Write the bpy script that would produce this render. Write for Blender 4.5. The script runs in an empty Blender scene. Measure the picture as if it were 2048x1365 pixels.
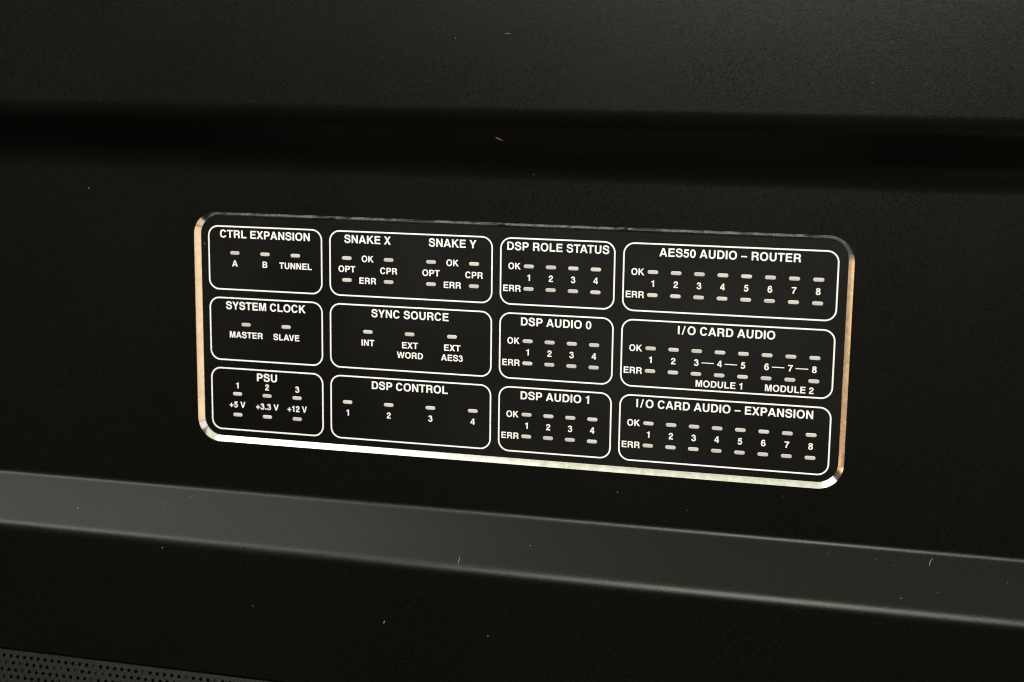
import bpy, bmesh, math, random
from mathutils import Vector, Matrix
from mathutils.geometry import tessellate_polygon

S = 0.006            # one indicator pitch is 6 mm; everything below is in pitches
scene = bpy.context.scene
C = scene.collection

def W(x, y, z=0.0):  # panel coordinates (right, down, away from the viewer) -> world
    return Vector((x * S, z * S, -y * S))

# ------------------------------------------------------------------ camera
F_PX = 3003.49
RC = [[0.9669792, -0.0132779, 0.2545091], [0.0568018, 0.9847507, -0.1644374], [-0.2484446, 0.1734641, 0.9529877]]
CC = [6.8415, -8.1997, -63.5298]
cam_d = bpy.data.cameras.new('camera')
cam = bpy.data.objects.new('camera', cam_d); C.objects.link(cam)
cam_d.sensor_width = 36.0
cam_d.lens = F_PX / 2048 * 36.0
cam_d.clip_start = 0.01; cam_d.clip_end = 50
ax = lambda v, s: W(*[s * c / S for c in v])
mx = Matrix.Identity(4)
for i, (v, s) in enumerate(((RC[0], 1), (RC[1], -1), (RC[2], -1))):
    a = ax(v, s)
    for j in range(3): mx[j][i] = a[j]
mx.translation = W(*CC)
cam.matrix_world = mx
cam_d.dof.use_dof = True
cam_d.dof.focus_distance = 65.5 * S
cam_d.dof.aperture_fstop = 18.0
scene.camera = cam
scene.cycles.pixel_filter_type = 'BLACKMAN_HARRIS'
scene.cycles.filter_width = 1.15

# ------------------------------------------------------------------ world, lamps, exposure
world = bpy.data.worlds.new('World'); scene.world = world
world.use_nodes = True
world.node_tree.nodes['Background'].inputs['Color'].default_value = (1.0, 0.93, 0.80, 1)
world.node_tree.nodes['Background'].inputs['Strength'].default_value = 0.006
scene.view_settings.view_transform = 'Standard'
scene.view_settings.look = 'None'
scene.view_settings.exposure = 0.0
scene.view_settings.gamma = 1.0
scene.view_settings.use_curve_mapping = False

def lamp(name, loc, target, sx, sy, power, color):
    d = bpy.data.lights.new(name, 'AREA'); d.shape = 'RECTANGLE'
    d.size = sx; d.size_y = sy; d.energy = power; d.color = color
    o = bpy.data.objects.new(name, d); C.objects.link(o)
    o.location = loc
    if target is not None:      # without a target the lamp faces straight down
        o.rotation_euler = (Vector(target) - Vector(loc)).to_track_quat('-Z', 'Y').to_euler()
    return o
MID = (-0.06, 0, -0.02)
lamp('key_lamp', (-0.06, -0.98, 0.475), MID, 0.40, 0.30, 14.0, (1.0, 0.995, 0.84))
lamp('overhead_lamp', (-0.76, -0.375, 0.62), None, 0.90, 0.65, 7.8, (1.0, 0.985, 0.90))
lamp('overhead_fill_pale', (0.18, -0.30, 0.62), None, 0.97, 0.50, 1.75, (0.98, 1.0, 0.76))  # added second overhead light, dimmer and greener towards the ledge's right
lamp('rim_fill', (-0.86, -0.88, 0.74), MID, 0.26, 0.16, 7.0, (1.0, 0.98, 0.90))  # added to brighten the ledge's rounded rims at the left
lamp('warm_lamp', (1.00, -0.45, -0.42), (-0.10, 0.02, -0.42), 0.70, 0.86, 2.7, (1.0, 0.72, 0.46))
lamp('low_warm_fill', (0.45, -0.35, -0.85), (-0.12, 0, 0.0), 0.5, 0.5, 0.85, (1.0, 0.76, 0.52))  # added; carries the warm reflection round the bevel's top-left corner
lamp('pale_fill_right', (1.00, -0.50, 0.36), (-0.10, 0.0, 0.10), 0.90, 0.62, 2.2, (1.0, 0.98, 0.88))  # added; closes the dark gap in the bevel's lower-left corner
lamp('cream_fill', (-1.05, -0.085, -0.12), (0, -0.03, -0.02), 0.15, 0.22, 0.11, (1.0, 0.76, 0.46))  # added light for the cream strip along the right bevel
lamp('amber_fill', (-1.05, -0.27, -0.10), (0, 0, -0.02), 0.20, 0.20, 0.62, (1.0, 0.50, 0.18))  # added light that gives the right bevel its orange strip
lamp('left_pale_fill', (-1.05, -0.12, -0.35), (0, 0, -0.04), 0.22, 0.20, 0.06, (1.0, 0.93, 0.82))  # added for the paler reflection low on the right bevel

# ------------------------------------------------------------------ materials
def mat(name, color, rough, metal=0.0, spec=0.5, grain=0.0, scale=2500.0, bump=0.0, rvar=0.0, coat=0.0, fine=0.0, sgrain=0.0):
    m = bpy.data.materials.new(name); m.use_nodes = True
    nt = m.node_tree; N = nt.nodes; L = nt.links
    b = N['Principled BSDF']
    b.inputs['Base Color'].default_value = (*color, 1)
    b.inputs['Roughness'].default_value = rough
    b.inputs['Metallic'].default_value = metal
    b.inputs['Specular IOR Level'].default_value = spec
    b.inputs['Coat Weight'].default_value = coat; b.inputs['Coat Roughness'].default_value = 0.04
    tc = N.new('ShaderNodeTexCoord')
    if grain or bump or rvar:
        n = N.new('ShaderNodeTexNoise'); n.inputs['Scale'].default_value = scale
        n.inputs['Detail'].default_value = 2.0; n.inputs['Roughness'].default_value = 0.8
        L.new(tc.outputs['Object'], n.inputs['Vector'])
    if grain:
        r = N.new('ShaderNodeMapRange')
        r.inputs['From Min'].default_value = 0.3; r.inputs['From Max'].default_value = 0.7
        r.inputs['To Min'].default_value = 1 - grain; r.inputs['To Max'].default_value = 1 + grain
        L.new(n.outputs['Fac'], r.inputs['Value'])
        v = N.new('ShaderNodeVectorMath'); v.operation = 'SCALE'
        v.inputs[0].default_value = color
        L.new(r.outputs['Result'], v.inputs['Scale']); L.new(v.outputs['Vector'], b.inputs['Base Color'])
    if sgrain:
        r4 = N.new('ShaderNodeMapRange')
        r4.inputs['From Min'].default_value = 0.3; r4.inputs['From Max'].default_value = 0.7
        r4.inputs['To Min'].default_value = spec * (1 - sgrain); r4.inputs['To Max'].default_value = spec * (1 + sgrain)
        L.new(n.outputs['Fac'], r4.inputs['Value']); L.new(r4.outputs['Result'], b.inputs['Specular IOR Level'])
    if bump:
        p = N.new('ShaderNodeBump'); p.inputs['Strength'].default_value = bump
        p.inputs['Distance'].default_value = 0.00012
        L.new(n.outputs['Fac'], p.inputs['Height']); L.new(p.outputs['Normal'], b.inputs['Normal'])
    if rvar:
        n2 = N.new('ShaderNodeTexNoise'); n2.inputs['Scale'].default_value = 14.0
        n2.inputs['Detail'].default_value = 4.0
        L.new(tc.outputs['Object'], n2.inputs['Vector'])
        r2 = N.new('ShaderNodeMapRange')
        r2.inputs['From Min'].default_value = 0.3; r2.inputs['From Max'].default_value = 0.7
        r2.inputs['To Min'].default_value = rough - rvar; r2.inputs['To Max'].default_value = rough + rvar
        L.new(n2.outputs['Fac'], r2.inputs['Value'])
        r3 = N.new('ShaderNodeMapRange')
        r3.inputs['From Min'].default_value = 0.3; r3.inputs['From Max'].default_value = 0.7
        r3.inputs['To Min'].default_value = -fine; r3.inputs['To Max'].default_value = fine
        L.new(n.outputs['Fac'], r3.inputs['Value'])
        ad = N.new('ShaderNodeMath'); ad.operation = 'ADD'
        L.new(r2.outputs['Result'], ad.inputs[0]); L.new(r3.outputs['Result'], ad.inputs[1])
        L.new(ad.outputs[0], b.inputs['Roughness'])
    return m

M_PAINT = mat('black_powder_coat', (0.0025, 0.0024, 0.0019), 0.31, spec=0.17, grain=0.42, scale=3200, bump=0.28, rvar=0.025, fine=0.04, sgrain=0.3)
M_GRILLE = mat('grille_metal', (0.0036, 0.0033, 0.0026), 0.40, grain=0.5, scale=1500, bump=0.6, spec=0.23)
M_GLASS = mat('dark_window_film', (0.0019, 0.0016, 0.0012), 0.37, spec=0.27, coat=0.7, grain=0.4, scale=2800, bump=0.35, rvar=0.08, fine=0.04, sgrain=0.2)
M_PRINT = mat('white_print', (0.68, 0.68, 0.70), 0.55, grain=0.07, scale=900)
M_LED = mat('milky_diffuser', (0.42, 0.42, 0.40), 0.40, grain=0.06, scale=1200)
nt = M_LED.node_tree
oi = nt.nodes.new('ShaderNodeObjectInfo'); hs = nt.nodes.new('ShaderNodeMapRange'); vm = nt.nodes.new('ShaderNodeVectorMath'); vm.operation = 'SCALE'
hs.inputs['To Min'].default_value = 0.86; hs.inputs['To Max'].default_value = 1.08
src = nt.nodes['Principled BSDF'].inputs['Base Color'].links[0].from_socket
nt.links.new(oi.outputs['Random'], hs.inputs['Value']); nt.links.new(src, vm.inputs[0]); nt.links.new(hs.outputs['Result'], vm.inputs['Scale'])
nt.links.new(vm.outputs['Vector'], nt.nodes['Principled BSDF'].inputs['Base Color'])
M_INSIDE = mat('unlit_interior', (0.002, 0.002, 0.002), 0.9, spec=0.02)
M_EDGE = mat('polished_cut_metal', (0.70, 0.69, 0.665), 0.20, metal=1.0, bump=0.10, scale=420, grain=0.16, rvar=0.06, fine=0.04)
M_DUST = mat('pale_dust', (0.20, 0.19, 0.16), 0.9)
M_LINT = mat('brown_lint', (0.17, 0.115, 0.065), 0.9)

# ------------------------------------------------------------------ helpers
def link(name, verts, faces, m, parent=None, smooth=False, label=None, kind=None):
    me = bpy.data.meshes.new(name)
    me.from_pydata([tuple(v) for v in verts], [], faces); me.update()
    me.materials.append(m)
    if smooth:
        for p in me.polygons: p.use_smooth = True
    o = bpy.data.objects.new(name, me); C.objects.link(o)
    if parent: o.parent = parent
    if label: o['label'] = label
    if kind: o['kind'] = kind
    return o

root = bpy.data.objects.new('mixing_console', None); C.objects.link(root)
root['label'] = 'black metal mixing console housing with a recessed window of indicator lights'
root['category'] = 'console'

X0, X1 = -62.0, 42.0
ZP, H = -0.225, 2.04           # display panel face; upper and lower panels stand 2.04 in front of it
ZF = ZP - H

def fillet(pts, radii, n=14):
    out = [pts[0]]
    for i in range(1, len(pts) - 1):
        p = Vector(pts[i]); a = (Vector(pts[i-1]) - p).normalized(); b = (Vector(pts[i+1]) - p).normalized()
        ang = a.angle(b); r = radii[i-1]
        t = r / math.tan(ang / 2)
        c = p + (a + b).normalized() * (r / math.sin(ang / 2))
        s = p + a * t; e = p + b * t
        v0 = s - c; v1 = e - c
        tot = v0.angle(v1)
        out.append(tuple(s + a * 0.02))
        for k in range(n + 1):
            w = k / n
            q = c + (v0 * math.sin((1-w)*tot) + v1 * math.sin(w*tot)) / math.sin(tot)
            out.append(tuple(q))
        out.append(tuple(e + b * 0.02))
    out.append(pts[-1])
    return out

def sweep(name, prof, parent, m, label=None, back=1.2):
    """a folded sheet: the profile (down, depth) swept along the console, closed at the back"""
    n = len(prof); V = []; Fs = []
    xs = (X0, X1)
    for x in xs:
        for y, z in prof: V.append(W(x, y, z))
    zb = max(z for y, z in prof) + back
    for x in xs:
        V.append(W(x, prof[0][0], zb)); V.append(W(x, prof[-1][0], zb))
    for i in range(n - 1):
        Fs.append((i, i + 1, n + i + 1, n + i))
    o = link(name, V, Fs, m, parent, smooth=True, label=label)
    me = o.data
    for i, p in enumerate(me.polygons): p.use_smooth = math.dist(prof[i], prof[i+1]) < 0.3
    bm = bmesh.new(); bm.from_mesh(me); bm.verts.ensure_lookup_table()
    b = 2 * n
    for f in ((0, n, b + 2, b), (n - 1, b + 1, b + 3, 2 * n - 1), (b, b + 2, b + 3, b + 1)):
        bm.faces.new([bm.verts[k] for k in f]).smooth = False
    bm.faces.new([bm.verts[k] for k in [*range(n), b + 1, b]]).smooth = False
    bm.faces.new([bm.verts[k] for k in [*range(n, 2 * n), b + 3, b + 2]]).smooth = False
    bmesh.ops.recalc_face_normals(bm, faces=bm.faces)
    for e in bm.edges:
        if len(e.link_faces) == 2 and any(not f.smooth for f in e.link_faces): e.smooth = False
    bm.to_mesh(me); bm.free()
    return o

YT0, YT1 = -4.46, -6.42     # overhang fold, inner and outer corner
YR0, YR1 = 11.327, 13.354     # ledge fold
YG = 19.718                   # top of the grille
prof = fillet([(-26, ZF), (YT1, ZF), (YT0, ZP), (YR0, ZP), (YR1, ZF), (YG - 0.06, ZF)], [1.2, 1.7, 0.42, 0.85])
# cut the profile on its flats
def between(y0, y1):
    pr = [p for p in prof if y0 < p[0] < y1]
    def at(y):
        for (a, za), (b, zb) in zip(prof, prof[1:]):
            if a <= y <= b: return (y, za + (zb - za) * (y - a) / (b - a))
    return [at(y0) or prof[0]] + pr + [at(y1) or prof[-1]]
CUT1, CUT2, CUT3 = -2.7, 10.6, 14.3
sweep('upper_panel', between(-25.99, CUT1), root, M_PAINT)
sweep('ledge', between(CUT2, CUT3), root, M_PAINT)
sweep('lower_panel', between(CUT3, YG - 0.07), root, M_PAINT)

def rrect(x0, y0, x1, y1, r, n=14):
    pts = []
    for cx, cy, a0 in ((x1 - r, y0 + r, -90), (x1 - r, y1 - r, 0), (x0 + r, y1 - r, 90), (x0 + r, y0 + r, 180)):
        for k in range(n + 1):
            a = math.radians(a0 + 90 * k / n)
            pts.append((cx + r * math.cos(a), cy + r * math.sin(a)))
    return pts

IN = (-24.70, -1.69, 4.69, 8.705)
OUT = (IN[0] - 0.235, IN[1] - 0.205, IN[2] + 0.242, IN[3] + 0.228)
hole = rrect(*OUT, 1.10)
rect = [(X0, CUT1), (X0, CUT2), (X1, CUT2), (X1, CUT1)]
tris = tessellate_polygon([[Vector((*p, 0)) for p in rect], [Vector((*p, 0)) for p in hole]])
ap = rect + hole
V = [W(x, y, ZP) for x, y in ap]
link('display_panel', V, [tuple(t) for t in tris], M_PAINT, root)

# the recessed window, its cut edge rounded a little in section
window = link('indicator_window', [W(x, y, 0) for x, y in rrect(IN[0] - .02, IN[1] - .02, IN[2] + .02, IN[3] + .02, 0.9)],
              [tuple(range(60))], M_GLASS, root)
inner = rrect(*IN, 0.88)
V = []; Fs = []; K = 8; nh = len(hole)
for k in range(K + 1):
    t = k / K
    u = t                                    # 0 at the front lip, 1 at the window
    dz = -ZP * (u - 0.026 * math.sin(math.pi * u) * 1.0)
    for (xi, yi), (xo, yo) in zip(inner, hole): V.append(W(xi + (xo - xi) * (1 - u), yi + (yo - yi) * (1 - u), ZP + dz))
for k in range(K):
    for i in range(nh):
        j = (i + 1) % nh
        Fs.append((k * nh + i, k * nh + j, (k + 1) * nh + j, (k + 1) * nh + i))
edge = link('bevelled_edge', V, Fs, M_EDGE, window, smooth=True)

# ------------------------------------------------------------------ printed frames
PZ = -0.012
def strip_loop(path, w, z=PZ):
    n = len(path); V = []; Fs = []
    for i in range(n):
        a = Vector(path[i-1]); b = Vector(path[(i+1) % n]); d = (b - a).normalized(); nn = Vector((-d.y, d.x))
        p = Vector(path[i])
        V.append(W(*(p + nn * w / 2), z)); V.append(W(*(p - nn * w / 2), z))
    for i in range(n):
        j = (i + 1) % n
        Fs.append((2*i, 2*j, 2*j+1, 2*i+1))
    return V, Fs
COLS = {'ctrl': (-24.30, -18.72), 'snake': (-18.31, -10.677), 'dsp': (-10.277, -5.182), 'aes': (-4.782, 4.280)}
ROWS = (0.0, 10 / 3.0, 20 / 3.0)
for ck, (a, b) in COLS.items():
    for y in ROWS:
        v, f = strip_loop(rrect(a, y - 1.222, b, y + 1.704, 0.47, 12), 0.066)
        link('frame_line', v, f, M_PRINT, window)

# ------------------------------------------------------------------ lettering
def arc(cx, cy, rx, ry, a0, a1, n=14, p=2.2):
    out = []
    for k in range(n + 1):
        a = math.radians(a0 + (a1 - a0) * k / n); c, s = math.cos(a), math.sin(a)
        out.append((cx + rx * math.copysign(abs(c) ** (2/p), c), cy + ry * math.copysign(abs(s) ** (2/p), s)))
    return out
def ring(cx, cy, rx, ry, ix, iy, icy=None):
    return ('poly', arc(cx, cy, rx, ry, 0, 345, 23), arc(cx, icy or cy, ix, iy, 0, 345, 23))
def spline(pts, n=5):
    P = [Vector(p) for p in pts]; P = [2*P[0]-P[1]] + P + [2*P[-1]-P[-2]]; out = []
    for i in range(1, len(P) - 2):
        for k in range(n):
            t = k / n; a, b, c, d = P[i-1:i+3]
            out.append(0.5*((2*b)+(c-a)*t+(2*a-5*b+4*c-d)*t*t+(3*b-a-3*c+d)*t**3))
    out.append(P[-2]); return out
def st(w, *pts): return ('strip', w, spline(pts))
def poly(*pts): return ('poly', list(pts))
G = {
 'A': (722, [('poly', [(20,0),(273,718),(442,718),(702,0),(545,0),(493,148),(225,148),(173,0)], [(268,268),(452,268),(360,540)])]),
 'B': (722, [('poly', [(76,0),(76,718)] + arc(420,545,220,173,90,-60,9) + [(575,378)] + arc(445,204,224,204,62,-90,9),
       [(224,600),(224,438)] + arc(390,519,105,81,-90,90,7), [(224,322),(224,120)] + arc(415,221,104,101,-90,90,7))]),
 'C': (722, [('poly', arc(362,359,318,378,24,335,26) + arc(362,359,166,254,329,31,26))]),
 'D': (722, [('poly', [(76,0),(76,718)] + arc(360,359,325,359,90,-90,18), [(224,596),(224,122)] + arc(350,359,182,237,-90,90,16))]),
 'E': (667, [poly((76,0),(76,718),(610,718),(610,592),(226,592),(226,440),(577,440),(577,317),(226,317),(226,126),(621,126),(621,0))]),
 'I': (278, [poly((64,0),(64,718),(214,718),(214,0))]),
 'K': (722, [poly((76,0),(76,718),(226,718),(226,428),(498,718),(688,718),(404,425),(722,0),(535,0),(298,320),(226,245),(226,0))]),
 'L': (611, [poly((76,0),(76,718),(226,718),(226,128),(583,128),(583,0))]),
 'M': (833, [poly((69,0),(69,718),(285,718),(417,215),(549,718),(765,718),(765,0),(625,0),(625,560),(488,0),(346,0),(209,560),(209,0))]),
 'N': (722, [poly((69,0),(69,718),(223,718),(512,238),(512,718),(654,718),(654,0),(500,0),(211,482),(211,0))]),
 'O': (778, [ring(389,359,345,378,194,252)]),
 'P': (667, [('poly', [(76,0),(76,718)] + arc(395,487,232,231,90,-90,14) + [(226,256),(226,0)], [(226,594),(226,380)] + arc(365,487,112,107,-90,90,9))]),
 'R': (722, [('poly', [(76,0),(76,718)] + arc(425,520,228,198,90,-48,12) + [(545,350),(612,310),(642,245),(648,110),(677,22),(677,0),(513,0),(499,60),(496,180),(475,248),(400,281),(226,281),(226,0)],
       [(226,596),(226,400)] + arc(395,498,108,98,-90,90,9))]),
 'S': (667, [st(133,(548,478),(540,545),(480,632),(335,675),(185,640),(118,540),(160,445),(330,385),(500,325),(560,210),(500,90),(340,42),(180,85),(115,165),(106,245))]),
 'T': (611, [poly((14,592),(14,718),(598,718),(598,592),(381,592),(381,0),(231,0),(231,592))]),
 'U': (722, [('poly', [(72,718)] + arc(361,262,289,281,180,360,18) + [(651,718),(501,718)] + arc(361,262,140,156,360,180,18) + [(222,718)])]),
 'V': (667, [poly((258,0),(19,718),(175,718),(336,170),(495,718),(648,718),(412,0))]),
 'W': (944, [poly((195,0),(5,718),(161,718),(275,210),(395,718),(549,718),(669,210),(785,718),(940,718),(747,0),(597,0),(472,530),(347,0))]),
 'X': (667, [poly((14,0),(248,366),(25,718),(207,718),(338,492),(463,718),(641,718),(419,362),(653,0),(467,0),(330,238),(192,0))]),
 'Y': (667, [poly((260,0),(260,272),(15,718),(187,718),(335,415),(482,718),(653,718),(410,272),(410,0))]),
 '0': (556, [ring(278,346,246,364,104,248)]),
 '1': (556, [poly((378,0),(378,710),(266,710),(245,645),(185,605),(69,592),(69,492),(234,492),(234,0))]),
 '2': (556, [st(132,(97,455),(120,570),(200,632),(275,644),(380,615),(438,505),(400,400),(290,310),(170,225),(112,122)), poly((26,0),(50,124),(511,124),(511,0))]),
 '3': (556, [st(124,(92,500),(115,580),(180,635),(265,648),(370,620),(415,530),(370,430),(225,388)), st(128,(235,388),(380,355),(450,255),(440,140),(360,65),(265,44),(165,65),(108,125),(90,215))]),
 '4': (556, [('poly', [(312,0),(455,0),(455,150),(526,150),(526,268),(455,268),(455,708),(305,708),(27,272),(27,150),(312,150)], [(318,268),(318,540),(145,268)])]),
 '5': (556, [poly((60,320),(125,698),(485,698),(485,572),(230,572),(196,340)), st(130,(128,372),(200,412),(285,410),(400,370),(450,240),(410,110),(320,55),(265,44),(165,65),(110,115),(92,185))]),
 '6': (556, [ring(276,226,245,245,104,122), st(128,(98,300),(106,430),(170,600),(290,648),(380,618),(435,530))]),
 '7': (556, [poly((25,570),(25,698),(528,698),(528,586),(420,440),(340,270),(300,130),(285,0),(128,0),(150,150),(215,330),(290,460),(372,570))]),
 '8': (556, [ring(278,196,246,215,104,98), ring(278,540,222,170,88,66)]),
 '+': (584, [poly((40,194),(40,312),(233,312),(233,506),(351,506),(351,312),(544,312),(544,194),(351,194),(351,0),(233,0),(233,194))]),
 '.': (278, [poly((64,0),(64,146),(214,146),(214,0))]),
 '/': (560, [poly((118,-19),(336,737),(442,737),(224,-19))]),
 '-': (556, [poly((27,227),(27,333),(529,333),(529,227))]),
 ' ': (278, []),
}
KERN = {('A','V'):-60, ('T','A'):-70, ('A','T'):-70, ('L','Y'):-90, ('A','Y'):-80, ('L','T'):-60}
def glyph_geo(ch):
    V, Fs = [], []
    for gi, g in enumerate(G[ch][1]):
        b = len(V); dz = -gi * 0.003
        if g[0] == 'poly':
            loops = [[Vector((*p, 0)) for p in lp] for lp in g[1:]]
            flat = [p for lp in g[1:] for p in lp]
            for t in tessellate_polygon(loops): Fs.append(tuple(b + k for k in t))
            V += [(x, y, dz) for x, y in flat]
        else:
            w, P = g[1], g[2]
            for i, p in enumerate(P):
                d = (P[min(i+1, len(P)-1)] - P[max(i-1, 0)]).normalized(); nn = Vector((-d.y, d.x)) * w / 2
                V += [(p.x + nn.x, p.y + nn.y, dz), (p.x - nn.x, p.y - nn.y, dz)]
            for i in range(len(P) - 1): Fs.append((b+2*i, b+2*i+2, b+2*i+3, b+2*i+1))
    return V, Fs
GC = {ch: glyph_geo(ch) for ch in G}

def write(text, cx, base, width, cap, name='lettering', label=None):
    em = cap / 718.0
    V, Fs = [], []; pen = 0; lo, hi = 1e9, -1e9
    pv = None
    for ch in text:
        pen += KERN.get((pv, ch), 0)
        gv, gf = GC[ch]; b = len(V)
        for x, y, z in gv:
            V.append((pen + x, y, z)); lo = min(lo, pen + x); hi = max(hi, pen + x)
        Fs += [tuple(b + k for k in f) for f in gf]
        pen += G[ch][0]; pv = ch
    sx = (width / (hi - lo)) if width else em
    if len(text) == 1: sx = em
    mid = (lo + hi) / 2
    verts = [W(cx + (x - mid) * sx, base - y * em, PZ + z) for x, y, z in V]
    return link(name, verts, Fs, M_PRINT, window, label=label)

TC, SC = 0.362, 0.287
def title(t, cx, row, w): write(t, cx, row - 0.697, w, TC, 'heading', label='heading reading ' + t)
def small(t, cx, base, w=None): write(t, cx, base, w, SC, 'caption', label='caption reading ' + t)
R0, R1, R2 = ROWS
title('CTRL EXPANSION', -21.51, R0, 4.44)
small('A', -23.01, .63); small('B', -21.51, .625); small('TUNNEL', -20.0, .625, 1.60)
title('SNAKE X', -16.505, R0, 2.215); title('SNAKE Y', -12.505, R0, 2.205)
for c in (-16.5, -12.5):
    small('OK', c, .14, .57); small('ERR', c, 1.137, .80)
    small('OPT', c - 1, .637, .812); small('CPR', c + 1, .642, .808)
title('DSP ROLE STATUS', -7.71, R0, 4.56)
title('AES50 AUDIO - ROUTER', -0.257, R0, 5.98)
title('SYSTEM CLOCK', -21.513, R1, 3.97)
small('MASTER', -22.508, 3.968, 1.655); small('SLAVE', -20.497, 3.968, 1.288)
title('SYNC SOURCE', -14.497, R1, 3.66)
small('INT', -16.5, 3.979, .62); small('EXT', -14.48, 3.989, .757); small('WORD', -14.487, 4.447, 1.243)
small('EXT', -12.485, 3.983, .765); small('AES3', -12.497, 4.438, 1.02)
title('DSP AUDIO 0', -7.732, R1, 3.175)
title('I/O CARD AUDIO', -0.268, R1, 4.15)
small('MODULE 1', -.50, 4.885, 2.0); small('MODULE 2', 2.492, 4.885, 2.04)
title('PSU', -21.497, R2, 1.01)
for t, c in (('1', -23.0), ('2', -21.497), ('3', -19.985)): small(t, c, 6.385)
small('+5 V', -23.014, 7.298, .80); small('+3.3 V', -21.5, 7.312, 1.14); small('+12 V', -20.004, 7.314, .965)
title('DSP CONTROL', -14.5, R2, 3.63)
for i in range(4): small(str(i + 1), -17.5 + 2 * i, 7.30)
title('DSP AUDIO 1', -7.727, R2, 3.115)
title('I/O CARD AUDIO - EXPANSION', -0.257, R2, 7.605)
for r in ROWS:
    small('OK', -9.65, r + .150, .56); small('ERR', -9.753, r + 1.137, .795)
    small('OK', -4.159, r + .152, .566); small('ERR', -4.262, r + 1.142, .797)
    for i in range(4): small(str(i + 1), -9 + i, r + .637)
    for i in range(8): small(str(i + 1), -3.5 + i, r + .637)
for a in (-1.275, -.275, 1.72, 2.72):
    b = a + .525
    link('dash_line', [W(a, 3.811, PZ), W(b, 3.811, PZ), W(b, 3.847, PZ), W(a, 3.847, PZ)], [(0, 1, 2, 3)], M_PRINT, window)

# ------------------------------------------------------------------ indicator lights
def pill():
    V, Fs = [], []
    w, h = 0.462, 0.164; r = h / 2; n = 8
    def loop(off, z):
        pts = []
        for cx, a0 in ((w/2 - r, -90), (-w/2 + r, 90)):
            for k in range(n + 1):
                a = math.radians(a0 + 180 * k / n); pts.append(W(cx + (r - off) * math.cos(a), (r - off) * math.sin(a), z))
        return pts
    L = [loop(0, -0.004), loop(0, -0.018), loop(0.012, -0.028), loop(0.035, -0.032)]
    m = len(L[0])
    for l in L: V += l
    for q in range(3):
        for i in range(m):
            j = (i + 1) % m; Fs.append((q*m+i, q*m+j, (q+1)*m+j, (q+1)*m+i))
    Fs.append(tuple(3*m + i for i in range(m)))
    return V, Fs
pv_, pf_ = pill()
led0 = link('indicator_light', pv_, pf_, M_LED, window)
spots = []
for x in (-23, -21.5, -20): spots += [(x, R0), (x, R2), (x, R2 + 1)]
spots += [(-22.5, R1), (-20.5, R1)]
for x in (-17.5, -15.5, -13.5, -11.5): spots += [(x, R0), (x, R0 + 1), (x, R2)]
spots += [(x, R1) for x in (-16.5, -14.5, -12.5)]
for r in ROWS:
    for dy in (0, 1):
        spots += [(-9 + i, r + dy) for i in range(4)] + [(-3.5 + i, r + dy) for i in range(8)]
spots = [(x, y - (0.015 if y in (R2, R2 + 1) and x <= -20 else 0)) for x, y in spots]
for i, (x, y) in enumerate(spots):
    o = led0 if i == 0 else led0.copy()
    if i: C.objects.link(o); o.parent = window
    o.location = W(x, y, 0)

# ------------------------------------------------------------------ perforated grille
HP = 0.375; RP = HP * 0.866
gt = math.radians(20)                      # the grille leans towards the light
def GP(u, d, dep=0.0):                     # along the grille, down its slope, depth
    return W(u, YG + d * math.cos(gt) + dep * math.sin(gt), ZF - d * math.sin(gt) + dep * math.cos(gt))
NS = 12
def grille_cells(u0, u1, rows):
    V, Fs = [], []
    nx = int((u1 - u0) / HP)
    for r in range(rows):
        d = 0.30 + r * RP
        for k in range(nx):
            cx = u0 + (k + 0.5 + (0.5 if r % 2 else 0)) * HP
            b = len(V)
            hx, hy = HP / 2, RP / 2
            for i in range(NS):
                a = 2 * math.pi * (i + .5) / NS
                c, s = math.cos(a), math.sin(a); q = min(hx / abs(c) if abs(c) > 1e-6 else 9, hy / abs(s) if abs(s) > 1e-6 else 9)
                V.append(GP(cx + c * q, d + s * q))
            for i in range(4):   # cell corners
                sx, sy = ((1, 1), (-1, 1), (-1, -1), (1, -1))[i]
                V.append(GP(cx + sx * hx, d + sy * hy))
            for dep in (0.0, 0.10):
                for i in range(NS):
                    a = 2 * math.pi * (i + .5) / NS
                    V.append(GP(cx + 0.090 * math.cos(a), d + 0.090 * math.sin(a), dep))
            h0, h1 = b + NS + 4, b + 2 * NS + 4
            for i in range(NS):
                j = (i + 1) % NS
                Fs.append((b + i, b + j, h0 + j, h0 + i)); Fs.append((h0 + i, h0 + j, h1 + j, h1 + i))
            if random.random() < 0.16:          # clogged with dust
                Fs.append(tuple(h1 + i for i in range(NS)))
            # corner triangles
            for i in range(NS):
                a0 = 2 * math.pi * (i + .5) / NS; a1 = 2 * math.pi * (i + 1.5) / NS
                p0 = (math.cos(a0), math.sin(a0)); p1 = (math.cos(a1), math.sin(a1))
                def side(p): return 0 if hx / abs(p[0]) < hy / abs(p[1]) else 1
                if side(p0) != side(p1):
                    mxs = ((p0[0] + p1[0]) > 0, (p0[1] + p1[1]) > 0)
                    ci = {(True, True): 0, (False, True): 1, (False, False): 2, (True, False): 3}[mxs]
                    Fs.append((b + i, b + NS + ci, b + (i + 1) % NS))
    return V, Fs
random.seed(11)
gu0, gu1, grows = -46.0, 34.0, 14
v, f = grille_cells(gu0, gu1, grows)
nx = int((gu1 - gu0) / HP); ue = gu0 + nx * HP
d0 = 0.30 - RP / 2; d1 = 0.30 + (grows - 0.5) * RP
b = len(v)                                   # unperforated margin above, folded back at its top edge
v += [GP(gu0, 0.03), GP(ue + HP/2, 0.03), GP(ue + HP/2, d0), GP(gu0, d0), GP(gu0, 0, 0.06), GP(ue + HP/2, 0, 0.06), GP(gu0, 0, 0.9), GP(ue + HP/2, 0, 0.9)]
f += [(b, b+1, b+2, b+3), (b+4, b+5, b+1, b), (b+6, b+7, b+5, b+4)]
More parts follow.
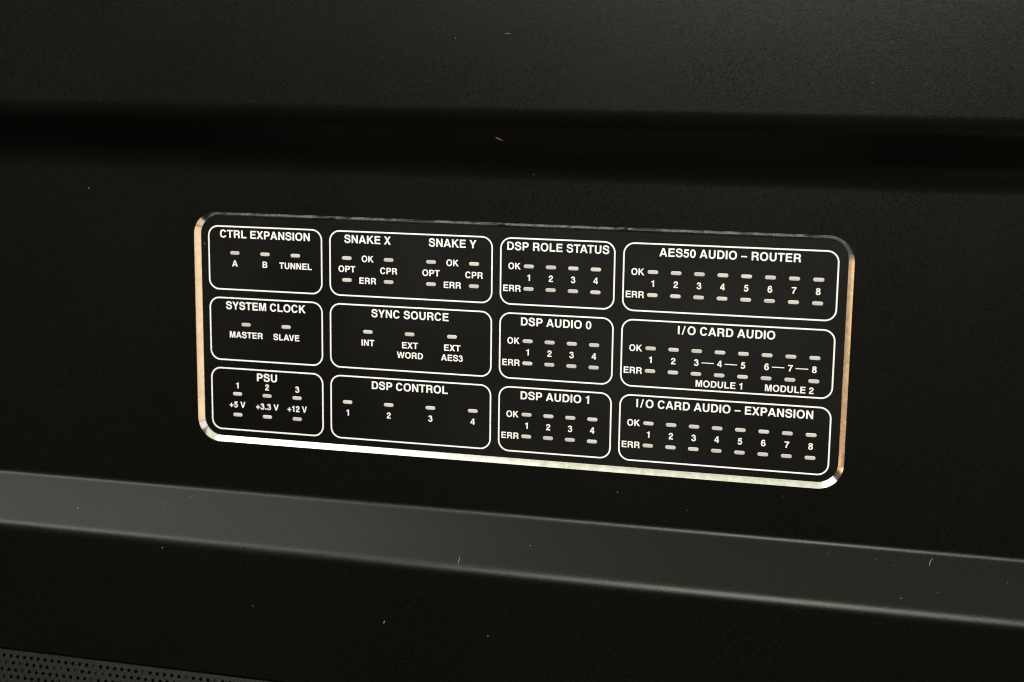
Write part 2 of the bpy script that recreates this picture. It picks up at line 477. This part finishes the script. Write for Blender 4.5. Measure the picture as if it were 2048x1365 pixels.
grille = link('speaker_grille', v, f, M_GRILLE, root)
link('grille_cavity_shade', [GP(X0, -0.2, 1.0), GP(X1, -0.2, 1.0), GP(X1, 7, 1.0), GP(X0, 7, 1.0)], [(0, 1, 2, 3)], M_INSIDE, root)  # darkness of the cavity behind the holes, put into a near-black sheet

# ------------------------------------------------------------------ dust and lint
random.seed(4)
def surf(y):          # depth of the painted sheet at a height
    for (a, za), (b, zb) in zip(prof, prof[1:]):
        if a <= y <= b: return za + (zb - za) * (y - a) / max(b - a, 1e-6)
    return ZF
def fleck(x, y, r, V, Fs, z=None):
    z = surf(y) if z is None else z
    b = len(V); n = 6
    ph = random.random() * 6; ex = random.uniform(.6, 1.3)
    for k in range(n):
        a = ph + 2 * math.pi * k / n; q = 0.8 * r * random.uniform(.7, 1.2)
        V.append(W(x + q * ex * math.cos(a), y + q * math.sin(a), z - 0.006))
    V.append(W(x, y, z - 0.006 - r * 0.8))
    for k in range(n): Fs.append((b + k, b + (k + 1) % n, b + n))
def fibre(name, x, y, ang, length, curl, w, m, label):
    V, Fs = [], []; n = 10; ns = 5
    px, py, a = x, y, ang
    pts = []
    for k in range(n + 1):
        t = k / n
        pts.append((px, py, surf(py) - w - 0.10 * length * math.sin(math.pi * t)))
        px += math.cos(a) * length / n; py += math.sin(a) * length / n; a += curl / n
    for k, (qx, qy, qz) in enumerate(pts):
        ww = w * (0.35 + 0.65 * math.sin(math.pi * min(max(k / n, .05), .95)))
        d = Vector(pts[min(k + 1, n)][:2]) - Vector(pts[max(k - 1, 0)][:2]); d.normalize()
        for i in range(ns):
            th = 2 * math.pi * i / ns
            V.append(W(qx - d.y * ww * math.cos(th), qy + d.x * ww * math.cos(th), qz + ww * math.sin(th)))
    for k in range(n):
        for i in range(ns):
            j = (i + 1) % ns; Fs.append((k*ns+i, k*ns+j, (k+1)*ns+j, (k+1)*ns+i))
    o = link(name, V, Fs, m, label=label); o['category'] = 'lint'
    return o
fibre('lint_fibre', -10.18, -5.64, 0.35, 0.32, 0.25, 0.024, M_LINT, 'short brown lint fibre caught in the dark fold above the window')
fibre('lint_fibre', -9.60, -9.96, 0.05, 0.24, 0.1, 0.016, M_LINT, 'tiny pale lint fibre lying flat on the upper black panel')
fibre('dust_fibre', -11.51, 12.92, 1.50, 0.27, 0.15, 0.017, M_DUST, 'thin upright white fibre on the lower edge of the ledge below the window')
fibre('dust_fibre', 8.78, 11.50, 2.5, 0.32, -1.2, 0.014, M_DUST, 'curved pale fibre near the right end of the grey ledge')
fibre('dust_fibre', -14.95, 16.28, -1.25, 0.15, 0.0, 0.026, M_DUST, 'small pale fibre on the black panel under the ledge')
V, Fs = [], []
for x, y, r in ((-30.28, -2.77, .055), (-30.785, 12.50, .060), (-26.494, 12.05, .036), (-25.265, 11.70, .045), (-25.9, 13.75, .035),
                (-21.365, 16.14, .034), (-10.05, 16.33, .034), (-1.65, 10.376, .028), (2.45, 9.39, .03), (-4.75, 9.825, .028),
                (-8.447, 12.32, .036), (4.51, 11.66, .034), (6.48, 11.70, .034), (7.22, 11.84, .03), (7.58, 12.9, .032),
                (9.02, 12.6, .03), (11.78, 12.08, .032), (-8.78, -4.05, .026), (-11.745, -9.74, .03)):
    fleck(x, y, r, V, Fs)
for x, y, r in ((-24.53, -0.365, .032), (-16.64, 7.94, .022), (-12.936, 1.608, .022), (-5.2, -1.42, .02), (-9.6, 6.4, .014)):
    fleck(x, y, r, V, Fs, 0.0)
for k in range(80):
    x, y = random.uniform(-36, 13), random.uniform(-11.5, 18)
    if -25.4 < x < 5.3 and -2.3 < y < 9.4: continue
    if y < -4 and y > -6.8: continue
    fleck(x, y, random.uniform(.006, .013), V, Fs)
link('dust_flecks', V, Fs, M_DUST, kind='stuff')['label'] = 'pale dust flecks scattered over the black panels'
bpy.data.objects['dust_flecks']['category'] = 'dust'
